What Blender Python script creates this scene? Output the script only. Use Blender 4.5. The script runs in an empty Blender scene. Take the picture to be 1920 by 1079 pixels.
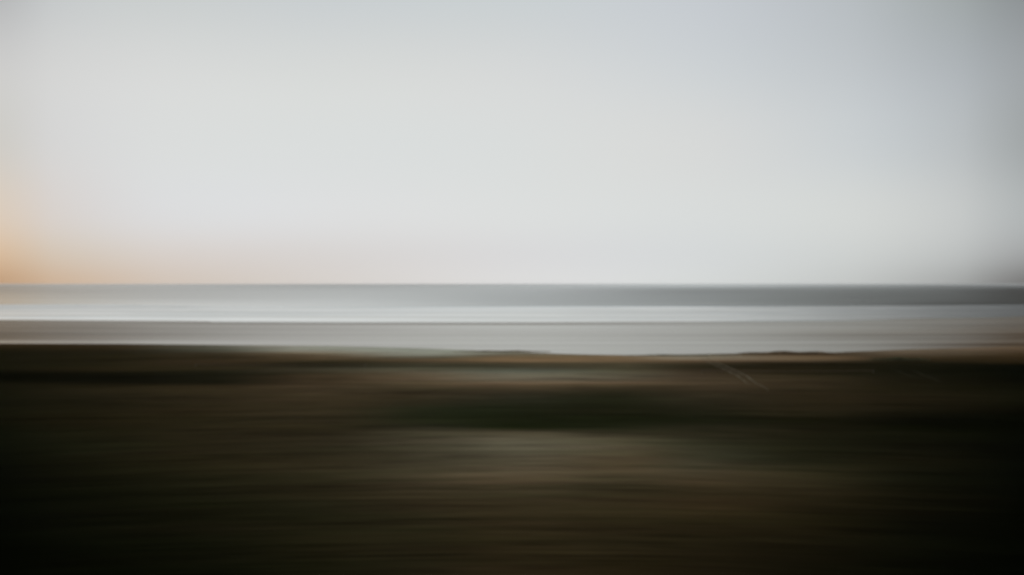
import bpy, math, random
import numpy as np
from mathutils import Vector
R = math.radians
sc = bpy.context.scene
COL = sc.collection

# ------------------------------------------------------------------ camera
H = 8.0            # eye height above the sea, metres (a raised railway line)
F = 2667.0         # focal length in units of the 1920 px frame
HZ = 533.0
cam_d = bpy.data.cameras.new('camera')
cam = bpy.data.objects.new('camera', cam_d)
COL.objects.link(cam)
cam_d.sensor_width = 36.0
cam_d.lens = 50.0
cam.location = (0, 0, H)
cam.rotation_euler = (R(90) - math.atan((539.5 - HZ) / F), 0, 0)
cam_d.clip_start = 0.1
cam_d.clip_end = 90000
cam_d.dof.use_dof = True
cam_d.dof.focus_distance = 3.0
cam_d.dof.aperture_fstop = 6.3
sc.camera = cam

# ------------------------------------------------------------------ render look
sc.view_settings.view_transform = 'Standard'
sc.view_settings.look = 'None'
sc.view_settings.exposure = 0.0
sc.view_settings.gamma = 1.0
sc.cycles.use_denoising = True
sc.cycles.sample_clamp_direct = 2.0
sc.cycles.sample_clamp_indirect = 1.0
sc.cycles.max_bounces = 5
sc.cycles.volume_bounces = 1

def lin(c):
    c = np.asarray(c, float) / 255.0
    return np.where(c <= 0.04045, c / 12.92, ((c + 0.055) / 1.055) ** 2.4)

# ------------------------------------------------------------------ sky
SUN_AZ, SUN_EL = -27.0, 2.5
world = bpy.data.worlds.new('World')
sc.world = world
world.use_nodes = True
nt = world.node_tree
nt.nodes.clear()
def N(tree, typ, **kw):
    n = tree.nodes.new(typ)
    for k, v in kw.items():
        setattr(n, k, v)
    return n
def M(tree, op, a, b=None, c=None, clamp=False):
    n = N(tree, 'ShaderNodeMath', operation=op)
    n.use_clamp = clamp
    for i, v in enumerate((a, b, c)):
        if v is None:
            continue
        if isinstance(v, (int, float)):
            n.inputs[i].default_value = v
        else:
            tree.links.new(v, n.inputs[i])
    return n.outputs[0]
# thin high veil over the sky, edge darkening painted in at the right: rows by elevation (degrees), columns by compass bearing (degrees from straight ahead)
SKY_AZ = [-19.8, -17.9, -13.9, -7.7, 0.0, 7.3, 13.5, 17.5, 19.8]
SKY_ROWS = [
 (0.15, [(173.9,143.6,114.0),(203.7,176.1,147.3),(206.3,196.8,185.5),(217.4,213.3,208.4),(230.3,231.1,231.3),(223.1,226.9,225.4),(200.0,203.2,201.6),(163.1,165.0,163.9),(93.1,91.6,89.4)]),
 (1.1, [(216.0,189.6,159.9),(204.7,201.4,189.5),(218.1,214.0,212.0),(215.6,214.3,213.2),(222.0,222.6,225.3),(217.8,222.8,225.0),(213.0,216.7,215.2),(198.4,202.3,202.3),(168.2,170.3,171.3)]),
 (2.8, [(216.7,206.0,192.0),(213.3,211.2,211.6),(221.0,227.0,231.7),(226.7,229.1,231.3),(226.3,229.3,228.6),(222.0,225.9,226.1),(220.0,223.1,220.7),(205.2,208.0,208.1),(178.8,184.3,185.5)]),
 (6, [(203.0,204.7,201.3),(215.3,218.1,221.4),(222.3,226.2,226.1),(221.9,225.9,226.3),(222.0,226.4,226.6),(223.7,223.5,221.7),(206.2,213.0,217.2),(190.8,195.6,198.5),(158.7,164.0,165.3)]),
 (9.2, [(219.0,220.1,222.6),(221.6,222.2,219.7),(226.5,226.9,227.5),(225.7,227.9,223.6),(228.9,226.3,225.0),(208.6,217.4,222.1),(197.7,201.3,204.8),(176.1,182.6,190.4),(170.1,174.5,178.5)]),
 (11.4, [(136.9,141.0,142.8),(186.8,195.2,201.9),(192.4,200.6,199.6),(191.5,199.1,208.2),(193.3,206.4,209.1),(201.7,204.1,212.5),(179.6,187.0,192.0),(149.2,156.9,150.1),(107.3,112.3,114.7)]),
]
UP = [(30.0, (214, 219, 222)), (90.0, (224, 226, 229))]
tc = N(nt, 'ShaderNodeTexCoord')
nrm = N(nt, 'ShaderNodeVectorMath', operation='NORMALIZE')
nt.links.new(tc.outputs['Generated'], nrm.inputs[0])
sep = N(nt, 'ShaderNodeSeparateXYZ')
nt.links.new(nrm.outputs[0], sep.inputs[0])
az = M(nt, 'MULTIPLY', M(nt, 'ARCTAN2', sep.outputs[0], sep.outputs[1]), 180 / math.pi)
el = M(nt, 'MULTIPLY', M(nt, 'ARCSINE', sep.outputs[2]), 180 / math.pi)
el = M(nt, 'MAXIMUM', el, 0.0)
u = M(nt, 'LOGARITHM', M(nt, 'ADD', M(nt, 'DIVIDE', el, 3.0), 1.0), math.e)
azf = M(nt, 'ADD', M(nt, 'DIVIDE', az, 100.0), 0.5, clamp=True)
def uu(e): return math.log(1 + e / 3.0)
rows = SKY_ROWS + [(e, c) for e, c in UP]
S_EL = [0.24, 0.24, 0.26, 0.28, 0.20, 0.20, 0.5, 0.5]
acc = wacc = None
BACK = (196, 200, 204)
for (e, cols), sg in zip(rows, S_EL):
    if isinstance(cols, list):
        r = N(nt, 'ShaderNodeValToRGB')
        cr = r.color_ramp
        cr.interpolation = 'B_SPLINE'
        pts = [(0.0, BACK), (0.14, BACK), (0.278, cols[0])] + [(0.5 + a / 100.0, c) for a, c in zip(SKY_AZ, cols)] + [(0.718, cols[-1]), (0.742, cols[-1]), (0.88, BACK), (1.0, BACK)]
        if cols[0][2] < 190 and e < 4:
            pts[1] = (0.24, cols[0])
        while len(cr.elements) < len(pts):
            cr.elements.new(1.0)
        for k, (p, c) in enumerate(pts):
            cr.elements[k].position = p
        for k, (p, c) in enumerate(pts):
            cr.elements[k].color = (*lin(c), 1)
        nt.links.new(azf, r.inputs[0])
        col = r.outputs[0]
    else:
        r = N(nt, 'ShaderNodeRGB')
        r.outputs[0].default_value = (*lin(cols), 1)
        col = r.outputs[0]
    d = M(nt, 'DIVIDE', M(nt, 'SUBTRACT', u, uu(e)), sg)
    w = M(nt, 'ADD', M(nt, 'EXPONENT', M(nt, 'MULTIPLY', M(nt, 'MULTIPLY', d, d), -1.0)), 1e-6)
    sca = N(nt, 'ShaderNodeVectorMath', operation='SCALE')
    nt.links.new(col, sca.inputs[0]); nt.links.new(w, sca.inputs['Scale'])
    if acc is None:
        acc, wacc = sca.outputs[0], w
    else:
        ad = N(nt, 'ShaderNodeVectorMath', operation='ADD')
        nt.links.new(acc, ad.inputs[0]); nt.links.new(sca.outputs[0], ad.inputs[1])
        acc, wacc = ad.outputs[0], M(nt, 'ADD', wacc, w)
inv = M(nt, 'DIVIDE', 1.0, wacc)
veil = N(nt, 'ShaderNodeVectorMath', operation='SCALE')
nt.links.new(acc, veil.inputs[0]); nt.links.new(inv, veil.inputs['Scale'])
# faint large streaks of cloud in the veil
smap = N(nt, 'ShaderNodeMapping'); smap.inputs['Scale'].default_value = (1.2, 1.2, 9.0)
nt.links.new(nrm.outputs[0], smap.inputs[0])
sn = N(nt, 'ShaderNodeTexNoise'); sn.inputs['Scale'].default_value = 1.6; sn.inputs['Detail'].default_value = 3
nt.links.new(smap.outputs[0], sn.inputs['Vector'])
sf = M(nt, 'ADD', M(nt, 'MULTIPLY', sn.outputs[0], 0.03), 0.985)
veil2 = N(nt, 'ShaderNodeVectorMath', operation='SCALE')
nt.links.new(veil.outputs[0], veil2.inputs[0]); nt.links.new(sf, veil2.inputs['Scale'])
bg1 = N(nt, 'ShaderNodeBackground'); bg1.inputs['Strength'].default_value = 0.97
nt.links.new(veil2.outputs[0], bg1.inputs['Color'])
sky = N(nt, 'ShaderNodeTexSky', sky_type='NISHITA')
sky.sun_disc = False
sky.sun_elevation = R(SUN_EL)
sky.sun_rotation = R(SUN_AZ)
bg2 = N(nt, 'ShaderNodeBackground'); bg2.inputs['Strength'].default_value = 0.05
nt.links.new(sky.outputs[0], bg2.inputs['Color'])
mixb = N(nt, 'ShaderNodeMixShader'); mixb.inputs[0].default_value = 0.96   # the veil hides nearly all of the clear sky
nt.links.new(bg2.outputs[0], mixb.inputs[1]); nt.links.new(bg1.outputs[0], mixb.inputs[2])
wo = N(nt, 'ShaderNodeOutputWorld')
nt.links.new(mixb.outputs[0], wo.inputs['Surface'])
world.cycles.sampling_method = 'MANUAL'
world.cycles.sample_map_resolution = 1024

sun_d = bpy.data.lights.new('sun', 'SUN')
sun_d.energy = 0.2
sun_d.angle = R(10)
sun_d.color = (1.0, 0.72, 0.48)
sun = bpy.data.objects.new('sun', sun_d)
COL.objects.link(sun)
dvec = Vector((math.sin(R(SUN_AZ)) * math.cos(R(SUN_EL)), math.cos(R(SUN_AZ)) * math.cos(R(SUN_EL)), math.sin(R(SUN_EL))))
sun.rotation_euler = dvec.to_track_quat('Z', 'Y').to_euler()
sun.location = (0, 0, 50)

# ------------------------------------------------------------------ helpers
def tag(o, label=None, cat=None, group=None, kind=None):
    if label: o['label'] = label
    if cat: o['category'] = cat
    if group: o['group'] = group
    if kind: o['kind'] = kind
    return o
def link_mesh(name, verts, faces, mat, parent=None, smooth=True):
    me = bpy.data.meshes.new(name)
    me.from_pydata([tuple(map(float, v)) for v in verts], [], faces)
    me.update()
    if smooth:
        me.polygons.foreach_set('use_smooth', [True] * len(me.polygons))
    me.materials.append(mat)
    o = bpy.data.objects.new(name, me)
    COL.objects.link(o)
    if parent: o.parent = parent
    return o
def grid(name, P, mat, attrs=None, parent=None):
    """P: (rows, cols, 3) -> one sheet; attrs: name -> (rows, cols, 3) or (rows, cols)"""
    n, m, _ = P.shape
    idx = np.arange(n * m).reshape(n, m)
    f = np.stack([idx[:-1, :-1], idx[:-1, 1:], idx[1:, 1:], idx[1:, :-1]], -1).reshape(-1, 4)
    o = link_mesh(name, P.reshape(-1, 3), f.tolist(), mat, parent)
    for k, a in (attrs or {}).items():
        if a.ndim == 3:
            at = o.data.attributes.new(k, 'FLOAT_COLOR', 'POINT')
            at.data.foreach_set('color', np.concatenate([a.reshape(-1, 3), np.ones((n * m, 1))], 1).ravel().astype(np.float32))
        else:
            at = o.data.attributes.new(k, 'FLOAT', 'POINT')
            at.data.foreach_set('value', a.ravel().astype(np.float32))
    return o
def cubic(xs, ys, x):
    """monotone-ish smooth interpolation of rows ys (k, ...) at xs"""
    xs = np.asarray(xs, float); ys = np.asarray(ys, float)
    x = np.clip(x, xs[0], xs[-1])
    i = np.clip(np.searchsorted(xs, x, side='right') - 1, 0, len(xs) - 2)
    h = xs[i + 1] - xs[i]
    t = (x - xs[i]) / h
    d = np.zeros_like(ys)
    dx = np.diff(xs).reshape((-1,) + (1,) * (ys.ndim - 1))
    sl = np.diff(ys, axis=0) / dx
    d[1:-1] = np.where(sl[1:] * sl[:-1] > 0, 2 * sl[1:] * sl[:-1] / (sl[1:] + sl[:-1] + 1e-12 * np.sign(sl[1:] + sl[:-1] + 1e-30)), 0)
    d[0] = sl[0]; d[-1] = sl[-1]
    sh = x.shape + (1,) * (ys.ndim - 1)
    t = t.reshape(sh); h = h.reshape(sh)
    return ((2*t**3 - 3*t**2 + 1) * ys[i] + (t**3 - 2*t**2 + t) * h * d[i] + (-2*t**3 + 3*t**2) * ys[i+1] + (t**3 - t**2) * h * d[i+1])
def survey(xs, rowkeys, table, X, K):
    """table (rows, cols, 3) sampled at bearing X and row key K (both 2-D arrays)"""
    T = np.asarray(table, float)
    n, m = X.shape
    out = np.zeros((n, m, T.shape[2]))
    tr = np.transpose(T, (1, 0, 2))
    for r in range(n):
        a = cubic(xs, tr, X[r])                       # (m, rows, 3)
        ks = K[r]
        for j in range(m):
            out[r, j] = cubic(rowkeys, a[j], np.array([ks[j]]))[0]
    return out

def material(name):
    m = bpy.data.materials.new(name)
    m.use_nodes = True
    t = m.node_tree
    t.nodes.clear()
    out = N(t, 'ShaderNodeOutputMaterial')
    b = N(t, 'ShaderNodeBsdfPrincipled')
    t.links.new(b.outputs[0], out.inputs['Surface'])
    return m, t, b
def streaks(t, sx, sy, detail=6, rough=0.6, curve=True, cy=-3.0):
    """noise drawn out along the shore; the drawn-out direction bends round the bay"""
    g = N(t, 'ShaderNodeNewGeometry')
    s = N(t, 'ShaderNodeSeparateXYZ')
    t.links.new(g.outputs['Position'], s.inputs[0])
    if curve:
        yy = M(t, 'SUBTRACT', s.outputs[1], cy)
        r = M(t, 'SQRT', M(t, 'ADD', M(t, 'MULTIPLY', yy, yy), M(t, 'MULTIPLY', s.outputs[0], s.outputs[0])))
    else:
        r = s.outputs[1]
    c = N(t, 'ShaderNodeCombineXYZ')
    t.links.new(M(t, 'MULTIPLY', s.outputs[0], sx), c.inputs[0])
    t.links.new(M(t, 'MULTIPLY', r, sy), c.inputs[1])
    n = N(t, 'ShaderNodeTexNoise')
    n.inputs['Scale'].default_value = 1.0
    n.inputs['Detail'].default_value = detail
    n.inputs['Roughness'].default_value = rough
    t.links.new(c.outputs[0], n.inputs['Vector'])
    return n.outputs[0]
def attr(t, name):
    a = N(t, 'ShaderNodeAttribute'); a.attribute_name = name
    return a

KI = np.array([0.68, 0.70, 0.70])      # sky irradiance / pi reaching the open ground

# ------------------------------------------------------------------ the land
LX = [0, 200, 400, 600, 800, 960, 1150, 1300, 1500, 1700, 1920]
LT = {  # turf and scrub colours, with vignette shade painted in at corners and sides
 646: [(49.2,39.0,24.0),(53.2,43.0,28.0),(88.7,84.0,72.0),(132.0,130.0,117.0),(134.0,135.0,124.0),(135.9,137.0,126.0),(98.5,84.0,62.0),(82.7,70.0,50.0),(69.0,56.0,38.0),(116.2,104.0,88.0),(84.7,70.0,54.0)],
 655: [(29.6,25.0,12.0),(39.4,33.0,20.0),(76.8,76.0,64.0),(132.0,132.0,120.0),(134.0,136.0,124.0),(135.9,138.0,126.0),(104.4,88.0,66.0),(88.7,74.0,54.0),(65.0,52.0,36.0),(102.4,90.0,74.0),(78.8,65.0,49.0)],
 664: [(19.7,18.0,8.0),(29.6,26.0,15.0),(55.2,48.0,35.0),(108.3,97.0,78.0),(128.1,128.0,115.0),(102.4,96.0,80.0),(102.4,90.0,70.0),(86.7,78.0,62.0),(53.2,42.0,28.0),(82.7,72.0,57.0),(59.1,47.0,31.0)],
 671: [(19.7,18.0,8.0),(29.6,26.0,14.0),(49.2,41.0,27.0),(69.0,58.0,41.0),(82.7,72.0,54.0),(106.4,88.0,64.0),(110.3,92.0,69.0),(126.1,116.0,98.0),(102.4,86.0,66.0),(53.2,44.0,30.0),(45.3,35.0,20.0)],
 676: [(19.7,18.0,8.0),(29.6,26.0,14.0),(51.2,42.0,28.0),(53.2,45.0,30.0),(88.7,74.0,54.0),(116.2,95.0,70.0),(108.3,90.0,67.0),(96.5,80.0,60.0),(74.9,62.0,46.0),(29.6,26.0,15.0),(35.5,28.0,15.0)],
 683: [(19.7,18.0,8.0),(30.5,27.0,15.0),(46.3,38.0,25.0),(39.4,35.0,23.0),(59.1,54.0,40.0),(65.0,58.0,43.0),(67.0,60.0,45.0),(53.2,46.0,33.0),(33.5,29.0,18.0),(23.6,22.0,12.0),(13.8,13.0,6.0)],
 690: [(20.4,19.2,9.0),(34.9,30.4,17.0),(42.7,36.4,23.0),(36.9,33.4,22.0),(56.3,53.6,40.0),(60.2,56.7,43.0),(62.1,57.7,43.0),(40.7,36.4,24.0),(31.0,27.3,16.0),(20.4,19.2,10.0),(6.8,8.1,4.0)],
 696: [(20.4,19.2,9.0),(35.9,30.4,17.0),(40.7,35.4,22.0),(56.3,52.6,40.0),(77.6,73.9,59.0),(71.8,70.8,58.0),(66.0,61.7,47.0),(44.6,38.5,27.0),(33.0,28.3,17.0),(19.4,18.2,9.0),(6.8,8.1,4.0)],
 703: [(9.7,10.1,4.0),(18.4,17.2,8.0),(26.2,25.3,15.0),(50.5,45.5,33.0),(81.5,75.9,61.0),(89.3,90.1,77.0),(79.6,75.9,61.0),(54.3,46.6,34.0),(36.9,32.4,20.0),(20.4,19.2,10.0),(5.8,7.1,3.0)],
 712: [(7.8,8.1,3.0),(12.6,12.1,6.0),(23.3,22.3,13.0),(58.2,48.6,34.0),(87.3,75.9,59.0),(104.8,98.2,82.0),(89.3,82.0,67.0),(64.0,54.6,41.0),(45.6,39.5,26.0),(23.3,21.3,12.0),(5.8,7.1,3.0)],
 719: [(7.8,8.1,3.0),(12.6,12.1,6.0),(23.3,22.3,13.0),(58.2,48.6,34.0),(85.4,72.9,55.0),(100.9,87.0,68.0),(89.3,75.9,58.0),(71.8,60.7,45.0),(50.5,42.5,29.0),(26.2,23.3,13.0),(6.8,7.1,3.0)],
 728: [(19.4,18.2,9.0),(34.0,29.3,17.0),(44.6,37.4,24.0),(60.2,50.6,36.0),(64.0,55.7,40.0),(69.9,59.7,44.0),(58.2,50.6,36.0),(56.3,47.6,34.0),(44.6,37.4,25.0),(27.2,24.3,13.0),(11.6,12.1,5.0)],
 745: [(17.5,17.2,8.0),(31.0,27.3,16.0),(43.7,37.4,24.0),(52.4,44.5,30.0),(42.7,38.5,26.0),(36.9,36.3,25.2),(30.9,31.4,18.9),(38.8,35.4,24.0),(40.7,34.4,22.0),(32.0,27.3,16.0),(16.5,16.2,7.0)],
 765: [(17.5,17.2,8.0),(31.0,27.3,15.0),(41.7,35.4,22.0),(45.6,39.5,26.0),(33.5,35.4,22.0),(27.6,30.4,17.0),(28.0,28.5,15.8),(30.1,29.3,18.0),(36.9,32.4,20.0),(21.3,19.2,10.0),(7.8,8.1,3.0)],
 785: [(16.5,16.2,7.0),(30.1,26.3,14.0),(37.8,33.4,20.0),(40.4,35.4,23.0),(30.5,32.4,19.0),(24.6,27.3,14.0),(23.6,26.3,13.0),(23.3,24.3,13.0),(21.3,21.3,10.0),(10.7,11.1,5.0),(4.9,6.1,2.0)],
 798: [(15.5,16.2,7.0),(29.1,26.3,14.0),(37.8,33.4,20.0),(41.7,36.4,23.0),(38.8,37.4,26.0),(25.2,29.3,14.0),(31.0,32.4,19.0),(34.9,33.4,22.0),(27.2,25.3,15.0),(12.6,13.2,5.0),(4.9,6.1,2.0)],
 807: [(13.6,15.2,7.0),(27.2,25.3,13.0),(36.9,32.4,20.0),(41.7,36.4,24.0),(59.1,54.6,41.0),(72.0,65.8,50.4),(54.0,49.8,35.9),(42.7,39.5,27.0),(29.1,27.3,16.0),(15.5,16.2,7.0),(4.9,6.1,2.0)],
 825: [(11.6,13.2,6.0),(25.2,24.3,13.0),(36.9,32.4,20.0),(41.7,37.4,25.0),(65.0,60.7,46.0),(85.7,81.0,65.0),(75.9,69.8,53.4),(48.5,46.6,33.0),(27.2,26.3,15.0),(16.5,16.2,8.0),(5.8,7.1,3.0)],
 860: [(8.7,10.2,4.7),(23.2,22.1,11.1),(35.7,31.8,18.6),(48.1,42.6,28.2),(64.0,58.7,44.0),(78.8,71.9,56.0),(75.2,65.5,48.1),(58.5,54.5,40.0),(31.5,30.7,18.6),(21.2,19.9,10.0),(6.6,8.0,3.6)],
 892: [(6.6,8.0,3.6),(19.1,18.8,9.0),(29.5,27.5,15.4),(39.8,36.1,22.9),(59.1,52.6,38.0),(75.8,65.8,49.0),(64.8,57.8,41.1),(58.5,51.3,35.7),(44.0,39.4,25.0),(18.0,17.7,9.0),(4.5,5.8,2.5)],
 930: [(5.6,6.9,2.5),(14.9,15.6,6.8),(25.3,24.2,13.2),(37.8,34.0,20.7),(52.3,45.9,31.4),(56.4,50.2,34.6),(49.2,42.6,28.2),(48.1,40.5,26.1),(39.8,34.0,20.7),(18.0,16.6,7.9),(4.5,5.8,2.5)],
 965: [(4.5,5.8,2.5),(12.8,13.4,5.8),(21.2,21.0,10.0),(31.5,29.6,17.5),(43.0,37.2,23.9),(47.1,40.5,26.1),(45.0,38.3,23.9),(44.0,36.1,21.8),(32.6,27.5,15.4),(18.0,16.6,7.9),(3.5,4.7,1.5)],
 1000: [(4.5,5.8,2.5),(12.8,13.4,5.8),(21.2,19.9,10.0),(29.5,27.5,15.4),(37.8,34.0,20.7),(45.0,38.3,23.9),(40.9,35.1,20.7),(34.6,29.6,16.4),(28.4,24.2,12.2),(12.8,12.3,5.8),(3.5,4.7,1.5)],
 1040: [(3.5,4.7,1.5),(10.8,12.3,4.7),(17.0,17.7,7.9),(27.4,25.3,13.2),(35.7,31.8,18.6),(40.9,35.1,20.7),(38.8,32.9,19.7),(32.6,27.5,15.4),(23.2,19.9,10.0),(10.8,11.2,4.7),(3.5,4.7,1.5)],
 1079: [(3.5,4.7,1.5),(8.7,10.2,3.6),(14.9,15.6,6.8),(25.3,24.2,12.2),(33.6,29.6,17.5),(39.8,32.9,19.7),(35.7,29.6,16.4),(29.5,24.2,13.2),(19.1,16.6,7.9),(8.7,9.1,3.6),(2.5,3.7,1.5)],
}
ZL = 3.0
EDGE_X = [-3000, 0, 200, 400, 650, 800, 950, 1100, 1200, 1330, 1420, 1500, 1600, 1700, 1800, 1920, 4900]
EDGE_Y = [645, 644.5, 645, 647, 650, 654, 660, 665, 666.5, 664, 663, 663, 660, 656, 653, 650, 648]
bear = lambda px: (np.asarray(px, float) - 960.0) / F
s = np.linspace(-1, 1, 241)
slope = 0.55 * s + 6.0 * s ** 7                       # bearing (x / y) of each column
edge_d = (H - ZL) * F / (cubic(bear(EDGE_X), np.array(EDGE_Y, float), slope) - HZ)   # distance of the land's edge on each bearing
q = np.linspace(0, 1, 300)
near = 17.0
Yn = np.exp(np.log(near)[None, None] * (1 - q[:, None]) + np.log(edge_d)[None, :] * q[:, None])
Yb = Yn
Xg = slope[None, :] * Yb
rng = np.random.default_rng(7)
Z = np.full_like(Xg, ZL)
rr = np.hypot(Xg, Yn + 3)
for k in range(9):                                      # long, very low swells in the turf
    wl = 2.5 * 1.5 ** k; ph = rng.uniform(0, 6.28, 2)
    Z += 0.0035 * wl ** 0.8 * np.sin(rr * 6.283 / wl + ph[0] + 0.8 * np.sin(Xg / (wl * 3) + ph[1])) * np.clip((edge_d - Yn) / 25, 0.12, 1)
P = np.stack([Xg, Yn, Z], -1)
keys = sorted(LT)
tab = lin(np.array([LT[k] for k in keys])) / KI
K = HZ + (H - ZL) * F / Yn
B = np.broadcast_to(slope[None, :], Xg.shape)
shaded_cover = survey(bear(LX), keys, tab, B, K)
# the land falls behind its edge to the beach; on this side it runs on under the camera
back_rows = []
for dd, dz in ((0.7, -0.04), (2.0, -0.35), (4.5, -1.4), (8, -2.6), (13, -3.6)):
    y = edge_d + dd
    back_rows.append(np.stack([slope * edge_d, y, np.full_like(y, ZL + dz)], -1))
front_rows = []
for y in (-90.0, -40.0, -12.0, 0.0, 8.0, 13.0):
    front_rows.append(np.stack([slope * near, np.full_like(slope, y), np.full_like(slope, ZL)], -1))
P = np.concatenate([np.array(front_rows), P, np.array(back_rows)], 0)
shaded_cover = np.concatenate([np.repeat(shaded_cover[:1], 6, 0), shaded_cover, np.repeat(shaded_cover[-1:], 5, 0)], 0)
m, t, b = material('shaded_turf')
c = attr(t, 'shaded_cover')
layers = [(0.50, 4.6, 1.3), (0.17, 1.35, 1.2), (0.09, 0.52, 0.95), (0.045, 0.19, 0.6)]   # tufts, clumps, swards
f = None
for k, (sx, sy, am) in enumerate(layers):
    n = M(t, 'MULTIPLY', M(t, 'SUBTRACT', streaks(t, sx, sy, 3, 0.5), 0.5), am)
    f = n if f is None else M(t, 'ADD', f, n)
n3 = streaks(t, 0.12, 1.1, 4, 0.55)
f = M(t, 'MAXIMUM', M(t, 'ADD', f, 1.0), 0.3)
sc1 = N(t, 'ShaderNodeVectorMath', operation='SCALE')
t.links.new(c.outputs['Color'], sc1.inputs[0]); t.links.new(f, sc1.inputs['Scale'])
mulc = N(t, 'ShaderNodeMixRGB', blend_type='MULTIPLY'); mulc.inputs[0].default_value = 1.0
ramp = N(t, 'ShaderNodeValToRGB')
ramp.color_ramp.elements[0].position = 0.38; ramp.color_ramp.elements[0].color = (0.97, 1.01, 0.95, 1)
ramp.color_ramp.elements[1].position = 0.62; ramp.color_ramp.elements[1].color = (1.03, 0.99, 1.0, 1)
t.links.new(n3, ramp.inputs[0])
t.links.new(sc1.outputs[0], mulc.inputs[1]); t.links.new(ramp.outputs[0], mulc.inputs[2])
t.links.new(mulc.outputs[0], b.inputs['Base Color'])
b.inputs['Roughness'].default_value = 1.0
b.inputs['Specular IOR Level'].default_value = 0.0
land = tag(grid('ground', P, m, {'shaded_cover': shaded_cover}), kind='structure')

# ------------------------------------------------------------------ the beach
def zs(y): return 0.60 * (296.0 - y) / 196.0
WX = [-1500, 0, 300, 640, 960, 1300, 1600, 1920, 3400]
WY = [596, 600.5, 602.5, 605, 605.5, 604, 600, 594, 590]
shore = H * F / (cubic(bear(WX), np.array(WY, float), slope) - HZ)
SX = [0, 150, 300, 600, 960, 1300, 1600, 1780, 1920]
# sheen = share of wet mirror with edge darkening painted in at the sides, tone = colour of the sand itself
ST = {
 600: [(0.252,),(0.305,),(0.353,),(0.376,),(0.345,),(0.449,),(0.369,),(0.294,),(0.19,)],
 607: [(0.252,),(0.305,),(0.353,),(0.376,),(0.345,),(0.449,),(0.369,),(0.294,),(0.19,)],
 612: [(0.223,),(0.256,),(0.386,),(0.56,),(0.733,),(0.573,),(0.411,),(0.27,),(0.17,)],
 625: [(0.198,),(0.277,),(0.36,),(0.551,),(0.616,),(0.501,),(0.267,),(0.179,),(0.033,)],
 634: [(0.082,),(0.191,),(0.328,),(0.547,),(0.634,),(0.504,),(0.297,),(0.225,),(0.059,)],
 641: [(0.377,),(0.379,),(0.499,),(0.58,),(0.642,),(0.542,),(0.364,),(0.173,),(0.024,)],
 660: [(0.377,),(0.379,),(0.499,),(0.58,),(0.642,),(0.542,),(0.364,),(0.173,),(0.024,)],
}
qs = np.linspace(0, 1, 130)
Ys = np.exp(np.log(88.0) * (1 - qs) + np.log(430.0) * qs)[:, None] * np.ones((1, len(slope)))
off = (shore - 296.0)[None, :] * np.clip((Ys - 180) / 116, 0, 1)
Yw = Ys + off
Zs = zs(Ys)
Ks = HZ + (H - Zs) * F / Yw
Bs = np.broadcast_to(slope[None, :], Ys.shape)
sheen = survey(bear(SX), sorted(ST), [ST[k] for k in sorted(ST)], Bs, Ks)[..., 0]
Psand = np.stack([Bs * Yw, Yw, Zs], -1)
m, t, b = material('wet_sand')
b_d = b
b_d.inputs['Roughness'].default_value = 0.9
b_d.inputs['Specular IOR Level'].default_value = 0.0
n1 = streaks(t, 0.006, 0.10, 5, 0.65, cy=900.0)
n2 = streaks(t, 0.02, 0.5, 4, 0.5, cy=900.0)
rs = N(t, 'ShaderNodeValToRGB')
rs.color_ramp.elements[0].position = 0.35; rs.color_ramp.elements[0].color = (0.085, 0.058, 0.036, 1)
rs.color_ramp.elements[1].position = 0.65; rs.color_ramp.elements[1].color = (0.16, 0.118, 0.080, 1)
t.links.new(n1, rs.inputs[0]); t.links.new(rs.outputs[0], b_d.inputs['Base Color'])
gl = N(t, 'ShaderNodeBsdfGlossy'); gl.inputs['Roughness'].default_value = 0.14
gl.inputs['Color'].default_value = (0.88, 0.89, 0.86, 1)
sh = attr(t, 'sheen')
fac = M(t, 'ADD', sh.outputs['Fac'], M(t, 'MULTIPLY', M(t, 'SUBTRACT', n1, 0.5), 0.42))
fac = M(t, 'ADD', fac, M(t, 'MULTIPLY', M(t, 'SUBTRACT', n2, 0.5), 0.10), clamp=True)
mx = N(t, 'ShaderNodeMixShader')
t.links.new(fac, mx.inputs[0]); t.links.new(b_d.outputs[0], mx.inputs[1]); t.links.new(gl.outputs[0], mx.inputs[2])
t.links.new(mx.outputs[0], [n for n in t.nodes if n.type == 'OUTPUT_MATERIAL'][0].inputs['Surface'])
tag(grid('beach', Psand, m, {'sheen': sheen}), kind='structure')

# ------------------------------------------------------------------ the sea
qe = np.linspace(0, 1, 150)
Ye = np.exp(np.log(240.0) * (1 - qe) + np.log(30000.0) * qe)[:, None] * np.ones((1, len(slope)))
fade = np.clip((1500 - Ye) / 1200, 0, 1)
Ze = 0.10 * fade * np.sin(Ye * 6.283 / 31 + 0.02 * slope[None, :] * Ye) + 0.05 * fade * np.sin(Ye * 6.283 / 13.0 + 1.0)
Ze *= np.clip((Ye - 290) / 60, 0, 1)
EX = [0, 150, 300, 600, 960, 1300, 1600, 1780, 1920]
ET = {  # mirror share of the water, lowered to paint the dimming towards the right
 533: [(0.485,),(0.629,),(0.626,),(0.495,),(0.654,),(0.926,),(0.598,),(0.435,),(0.461,)],
 545: [(0.603,),(0.662,),(0.691,),(0.728,),(0.654,),(0.372,),(0.247,),(0.161,),(0.002,)],
 560: [(0.808,),(0.812,),(0.804,),(0.845,),(0.638,),(0.405,),(0.206,),(0.133,),(0.009,)],
 575: [(0.857,),(0.94,),(0.995,),(0.952,),(0.669,),(0.463,),(0.244,),(0.066,),(0.001,)],
 600: [(0.8,),(0.8,),(0.8,),(0.8,),(0.7,),(0.6,),(0.5,),(0.45,),(0.4,)],
}
Ke = HZ + H * F / Ye
Be = np.broadcast_to(slope[None, :], Ye.shape)
shaded_gloss = survey(bear(EX), sorted(ET), [ET[k] for k in sorted(ET)], Be, Ke)[..., 0]
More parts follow.
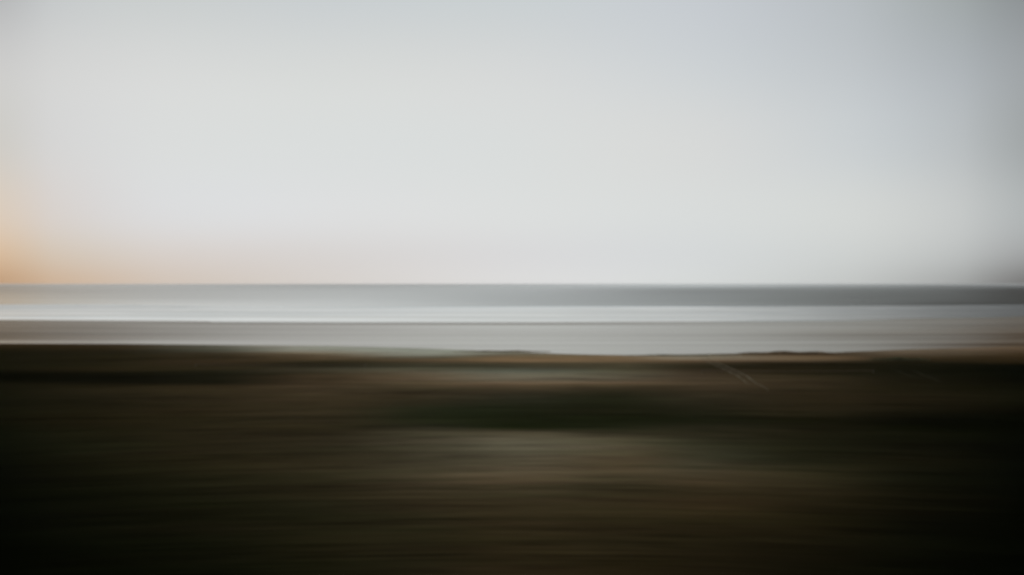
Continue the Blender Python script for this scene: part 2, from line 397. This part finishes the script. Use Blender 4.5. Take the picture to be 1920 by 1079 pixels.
m, t, b = material('sea_water')
b.inputs['Base Color'].default_value = (0.040, 0.037, 0.031, 1)
b.inputs['Roughness'].default_value = 0.8
b.inputs['Specular IOR Level'].default_value = 0.05
gl = N(t, 'ShaderNodeBsdfGlossy'); gl.inputs['Roughness'].default_value = 0.10
gl.inputs['Color'].default_value = (0.88, 0.92, 0.92, 1)
n1 = streaks(t, 0.002, 0.022, 7, 0.65, curve=False)
cm = attr(t, 'shaded_gloss')
fac = M(t, 'ADD', cm.outputs['Fac'], M(t, 'MULTIPLY', M(t, 'SUBTRACT', n1, 0.5), 0.30), clamp=True)
mx = N(t, 'ShaderNodeMixShader')
t.links.new(fac, mx.inputs[0]); t.links.new(b.outputs[0], mx.inputs[1]); t.links.new(gl.outputs[0], mx.inputs[2])
t.links.new(mx.outputs[0], [n for n in t.nodes if n.type == 'OUTPUT_MATERIAL'][0].inputs['Surface'])
tag(grid('sea', np.stack([Be * Ye, Ye, Ze], -1), m, {'shaded_gloss': shaded_gloss}), kind='structure')

# ------------------------------------------------------------------ surf: a sheet of foam and four rolling lines of white water
FX = [0, 150, 300, 600, 960, 1300, 1600, 1780, 1920]
def white(mname, lo, hi, sx=0.003, sy=0.12):
    m, t, b = material(mname)
    n = streaks(t, sx, sy, 6, 0.6, curve=False)
    r = N(t, 'ShaderNodeValToRGB')
    r.color_ramp.elements[0].position = 0.36; r.color_ramp.elements[0].color = (*lo, 1)
    r.color_ramp.elements[1].position = 0.64; r.color_ramp.elements[1].color = (*hi, 1)
    a = attr(t, 'shaded_froth')
    sca = N(t, 'ShaderNodeVectorMath', operation='SCALE')
    t.links.new(n, r.inputs[0]); t.links.new(r.outputs[0], sca.inputs[0]); t.links.new(a.outputs['Fac'], sca.inputs['Scale'])
    t.links.new(sca.outputs[0], b.inputs['Base Color'])
    b.inputs['Roughness'].default_value = 0.8
    gl = N(t, 'ShaderNodeBsdfGlossy'); gl.inputs['Roughness'].default_value = 0.15     # wet film on the foam
    sc2 = N(t, 'ShaderNodeVectorMath', operation='SCALE'); sc2.inputs[0].default_value = (0.91, 0.90, 0.86)
    t.links.new(a.outputs['Fac'], sc2.inputs['Scale']); t.links.new(sc2.outputs[0], gl.inputs['Color'])
    mx = N(t, 'ShaderNodeMixShader'); mx.inputs[0].default_value = 0.45
    t.links.new(b.outputs[0], mx.inputs[1]); t.links.new(gl.outputs[0], mx.inputs[2])
    t.links.new(mx.outputs[0], [n for n in t.nodes if n.type == 'OUTPUT_MATERIAL'][0].inputs['Surface'])
    return m
foam_m = white('foam_wash', (0.46, 0.47, 0.455), (0.85, 0.85, 0.82), 0.007, 0.05)
crest_m = white('foam_crest', (0.62, 0.64, 0.64), (0.90, 0.91, 0.90), 0.01, 0.1)
FT = [1.137, 1.15, 1.15, 1.15, 1.101, 0.933, 0.577, 0.376, 0.224]  # foam brightness by bearing, the fall-off to the right is painted shade
shaded_froth_row = cubic(bear(FX), np.array(FT), slope)
w0 = shore
w1 = H * F / (cubic(bear([-1500, 0, 150, 450, 960, 1920, 3400]), np.array([576, 576, 576, 579, 580, 575.5, 573], float), slope) - HZ)
qf = np.linspace(0, 1, 40)[:, None]
Yf = (w0 + 2.0)[None, :] * (1 - qf) + w1[None, :] * qf
Zf = -0.02 + 0.24 * np.clip(qf * 12, 0, 1) + 0.03 * np.sin(Yf / 3.1) * np.clip(qf * 6, 0, 1)
tag(grid('foam', np.stack([np.broadcast_to(slope, Yf.shape) * Yf, Yf, Zf], -1), foam_m,
         {'shaded_froth': shaded_froth_row[None, :] * (1 - (0.20 * np.clip(-slope / 0.3, 0, 1))[None, :] * qf ** 1.5) * (1 - 0.16 * np.clip(slope / 0.3, 0, 1)[None, :] * np.exp(-((qf - 0.5) / 0.16) ** 2))}), kind='stuff')
waves = [(1.00, 0.55, 5.0, 'farthest line of white surf, where the grey sea turns pale'),
         (0.66, 0.40, 4.0, 'second line of white surf from the open sea, inside the pale band'),
         (0.36, 0.32, 3.5, 'third line of white surf from the open sea, next to the last one'),
         (0.10, 0.20, 2.5, 'nearest line of thin white surf, running up the wet beach')]
for k, (fr, hh, ww, lab) in enumerate(waves):
    prof = np.linspace(-1, 1, 15)
    yc = (w0 + 1.5) * (1 - fr) + w1 * fr
    yc = yc + 1.2 * np.sin(slope * 21 + k * 2.1)
    hv = hh * (0.72 + 0.28 * np.sin(slope * 17 + k * 1.7 + 1.0))
    Yv = yc[None, :] + ww * prof[:, None] * np.ones_like(slope)[None, :]
    sh_ = np.clip(np.cos(prof * math.pi / 2), 0, 1) ** 1.6
    Zv = 0.10 + (0.14 + hv)[None, :] * sh_[:, None]
    keep = np.abs(slope) < 1.3
    o = grid('breaking_wave', np.stack([np.broadcast_to(slope, Yv.shape) * Yv, Yv, Zv], -1)[:, keep], crest_m,
             {'shaded_froth': (np.broadcast_to(shaded_froth_row * (1 - 0.24 * fr * np.clip(-slope / 0.3, 0, 1)), Yv.shape))[:, keep]})
    tag(o, lab, 'wave', 'lines of surf rolling in')

# ------------------------------------------------------------------ paths: two pale worn lines side by side, running down to the beach
def strip(name, pts, w, mat, z=0.012):
    vs, fs = [], []
    n = 40
    pts = np.array(pts, float)
    L = np.linspace(0, 1, n)
    seg = np.linspace(0, 1, len(pts))
    xs = np.interp(L, seg, pts[:, 0]); ys = np.interp(L, seg, pts[:, 1])
    for i in range(n):
        ww = w * (0.75 + 0.25 * math.sin(i * 1.3)) * min(1, 0.25 + 4 * min(L[i], 1 - L[i]))
        for j, (dx, dz) in enumerate(((-1, -0.03), (-0.5, 0.0), (0.5, 0.0), (1, -0.03))):
            vs.append((xs[i] + dx * ww / 2, ys[i], land_z(xs[i], ys[i]) + z + dz))
    for i in range(n - 1):
        for j in range(3):
            a = i * 4 + j
            fs.append((a, a + 1, a + 5, a + 4))
    return tag(link_mesh(name, vs, fs, mat), kind='structure')
Yn_rows = Yn; 
def land_z(x, y):
    sl = x / y
    j = int(np.clip(np.searchsorted(slope, sl), 1, len(slope) - 1))
    col = Yn[:, j]
    return float(np.interp(y, col, Z[:, j])) if y < col[-1] else ZL - 0.05
def sandy(name, c):
    m, t, b = material(name)
    g = N(t, 'ShaderNodeTexNoise'); g.inputs['Scale'].default_value = 1.4; g.inputs['Detail'].default_value = 5
    geo = N(t, 'ShaderNodeNewGeometry'); t.links.new(geo.outputs['Position'], g.inputs['Vector'])
    r = N(t, 'ShaderNodeValToRGB')
    r.color_ramp.elements[0].position = 0.3; r.color_ramp.elements[0].color = (c[0] * 0.55, c[1] * 0.55, c[2] * 0.5, 1)
    r.color_ramp.elements[1].position = 0.7; r.color_ramp.elements[1].color = (*c, 1)
    t.links.new(g.outputs[0], r.inputs[0]); t.links.new(r.outputs[0], b.inputs['Base Color'])
    b.inputs['Roughness'].default_value = 0.95; b.inputs['Specular IOR Level'].default_value = 0.0
    return m
worn = sandy('worn_sand', (0.15, 0.126, 0.090))
dim = sandy('worn_earth', (0.034, 0.032, 0.020))
strip('path', [(12.75, 95.2), (11.7, 69.8)], 0.16, worn)
strip('path', [(13.3, 97.3), (12.0, 66.5)], 0.17, worn)
strip('path', [(21.7, 81.8), (20.8, 72.9)], 0.16, dim)
strip('path', [(22.5, 80.4), (21.3, 70.6)], 0.16, dim)

# ------------------------------------------------------------------ two bright motion trails, shaped as thin pale wires low over the turf
trail_m, t, b = material('pale_trail')
b.inputs['Base Color'].default_value = (0.075, 0.058, 0.038, 1); b.inputs['Roughness'].default_value = 0.9; b.inputs['Specular IOR Level'].default_value = 0.0
peg_m, t, b = material('peg_wood')
b.inputs['Base Color'].default_value = (0.09, 0.07, 0.045, 1); b.inputs['Roughness'].default_value = 0.9
def tube_pts(name, pts, r, mat, parent):
    vs, fs = [], []
    for i, p in enumerate(pts):
        a = Vector(pts[min(i + 1, len(pts) - 1)]) - Vector(pts[max(i - 1, 0)])
        qd = a.to_track_quat('Z', 'Y')
        for k in range(6):
            v = Vector(p) + qd @ Vector((r * math.cos(k * math.pi / 3), r * math.sin(k * math.pi / 3), 0))
            vs.append(tuple(v))
    for i in range(len(pts) - 1):
        for k in range(6):
            fs.append((i * 6 + k, i * 6 + (k + 1) % 6, (i + 1) * 6 + (k + 1) % 6, (i + 1) * 6 + k))
    fs.append(tuple(range(5, -1, -1))); fs.append(tuple((len(pts) - 1) * 6 + k for k in range(6)))
    return link_mesh(name, vs, fs, mat, parent)
def motion_trail(x0, x1, y, label, r=0.022):
    e = bpy.data.objects.new('motion_trail', None); COL.objects.link(e)
    zb = land_z((x0 + x1) / 2, y)
    e.location = ((x0 + x1) / 2, y, zb)
    tag(e, label, 'wire', 'motion trails shaped as thin wires across the grass')
    hw = (x1 - x0) / 2
    pts = [(-hw + 2 * hw * i / 24, 0.03 * math.sin(i * 0.9), 0.16 - 0.03 * math.sin(math.pi * i / 24)) for i in range(25)]
    tube_pts('trail_line', pts, r, trail_m, e)
    for sx in (-hw, hw):
        zz = land_z(x0 + hw + sx, y) - zb
        tube_pts('peg', [(sx, 0, zz - 0.1), (sx, 0, 0.10), (sx + 0.01, 0, 0.19)], 0.018, peg_m, e)
motion_trail(-18.6, -8.6, 83.6, 'bright motion trail shaped as a thin pale wire low over the dark grass, left of the middle')
motion_trail(10.3, 19.6, 77.2, 'bright motion trail shaped as a thin pale wire low over the grass, crossing the worn path right of the middle')

# ------------------------------------------------------------------ low shrubs along the edge of the land
def leafy(name, c):
    m, t, b = material(name)
    o = N(t, 'ShaderNodeTexNoise'); o.inputs['Scale'].default_value = 3.0
    geo = N(t, 'ShaderNodeNewGeometry'); t.links.new(geo.outputs['Position'], o.inputs['Vector'])
    r = N(t, 'ShaderNodeValToRGB')
    r.color_ramp.elements[0].position = 0.35; r.color_ramp.elements[0].color = (c[0] * 0.6, c[1] * 0.6, c[2] * 0.6, 1)
    r.color_ramp.elements[1].position = 0.65; r.color_ramp.elements[1].color = (*c, 1)
    t.links.new(o.outputs[0], r.inputs[0]); t.links.new(r.outputs[0], b.inputs['Base Color'])
    b.inputs['Roughness'].default_value = 1.0; b.inputs['Specular IOR Level'].default_value = 0.0
    return m
stem_m = leafy('shrub_stem', (0.05, 0.04, 0.025))
def shrub(px0, px1, dist, hgt, mat, label, seed, n=5200):
    x0, x1 = bear(px0) * dist, bear(px1) * dist
    rg = random.Random(seed)
    e = bpy.data.objects.new('shrub', None); COL.objects.link(e)
    cx = (x0 + x1) / 2; zb = land_z(cx, dist)
    e.location = (cx, dist, zb)
    tag(e, label, 'shrub', 'low shrubs along the edge of the land')
    hw = (x1 - x0) / 2
    vs, fs = [], []
    for i in range(n):
        a = max(-1, min(1, rg.gauss(0, 0.42)))
        top = hgt * (1 - a * a) ** 0.8 * (0.75 + 0.25 * math.sin(a * 9 + seed))
        p = Vector((a * hw, rg.uniform(-0.5, 0.5) * (1 - abs(a)) ** 0.5, rg.uniform(0.0, 1.0) ** 0.8 * top))
        sz = rg.uniform(0.02, 0.05)
        d1 = Vector((rg.gauss(0, 1), rg.gauss(0, 1), rg.gauss(0, 0.6))).normalized()
        d2 = d1.cross(Vector((rg.gauss(0, 1), rg.gauss(0, 1), rg.gauss(0, 1)))).normalized()
        k = len(vs)
        vs += [tuple(p - d1 * sz * 1.6), tuple(p + d2 * sz * 0.6), tuple(p + d1 * sz * 1.6), tuple(p - d2 * sz * 0.6)]
        fs.append((k, k + 1, k + 2, k + 3))
    link_mesh('foliage', vs, fs, mat, e, smooth=False)
    for i in range(4):
        a = -0.6 + 1.2 * i / 3
        p = Vector((a * hw, rg.uniform(-0.2, 0.2), -0.15)); tp = p + Vector((rg.uniform(-.2, .2), 0, 0.15 + hgt * (1 - a * a) * 0.6))
        tube_pts('stem', [tuple(p), tuple((p + tp) / 2 + Vector((0.02, 0, 0))), tuple(tp)], 0.015, stem_m, e)
    return e
shrub(1385, 1580, 102.5, 0.16, leafy('brown_leaf', (0.30, 0.22, 0.14)), 'long low dark brown shrub on the edge of the land against the beach', 3)
shrub(1170, 1390, 99.5, 0.07, leafy('olive_leaf', (0.42, 0.38, 0.29)), 'faint thin olive shrub on the edge of the land, left of the dark brown one', 5)
shrub(1625, 1745, 95.0, 0.16, leafy('black_leaf', (0.11, 0.11, 0.06)), 'blackish shrub just below the pale bank at the right end of the land', 8)
shrub(850, 1030, 105.0, 0.07, leafy('dun_leaf', (0.42, 0.35, 0.25)), 'soft dun brown shrub on the edge of the land in the middle of the view', 11)

# ------------------------------------------------------------------ sea haze: a shallow layer of pale air over land and water
hm = bpy.data.materials.new('haze_air'); hm.use_nodes = True
t = hm.node_tree; t.nodes.clear()
ho = N(t, 'ShaderNodeOutputMaterial'); hv = N(t, 'ShaderNodeVolumePrincipled')
hv.inputs['Color'].default_value = (0.80, 0.80, 0.80, 1)
hv.inputs['Density'].default_value = 4e-5
hv.inputs['Anisotropy'].default_value = 0.6
t.links.new(hv.outputs[0], ho.inputs['Volume'])
x0, x1, y0, y1, z0, z1 = -210000, 210000, -300, 30500, -3.0, 10.0
vs = [(x, y, z) for z in (z0, z1) for y in (y0, y1) for x in (x0, x1)]
haze = link_mesh('haze', vs, [(0, 2, 3, 1), (4, 5, 7, 6), (0, 1, 5, 4), (2, 6, 7, 3), (0, 4, 6, 2), (1, 3, 7, 5)], hm, smooth=False)
tag(haze, kind='stuff')
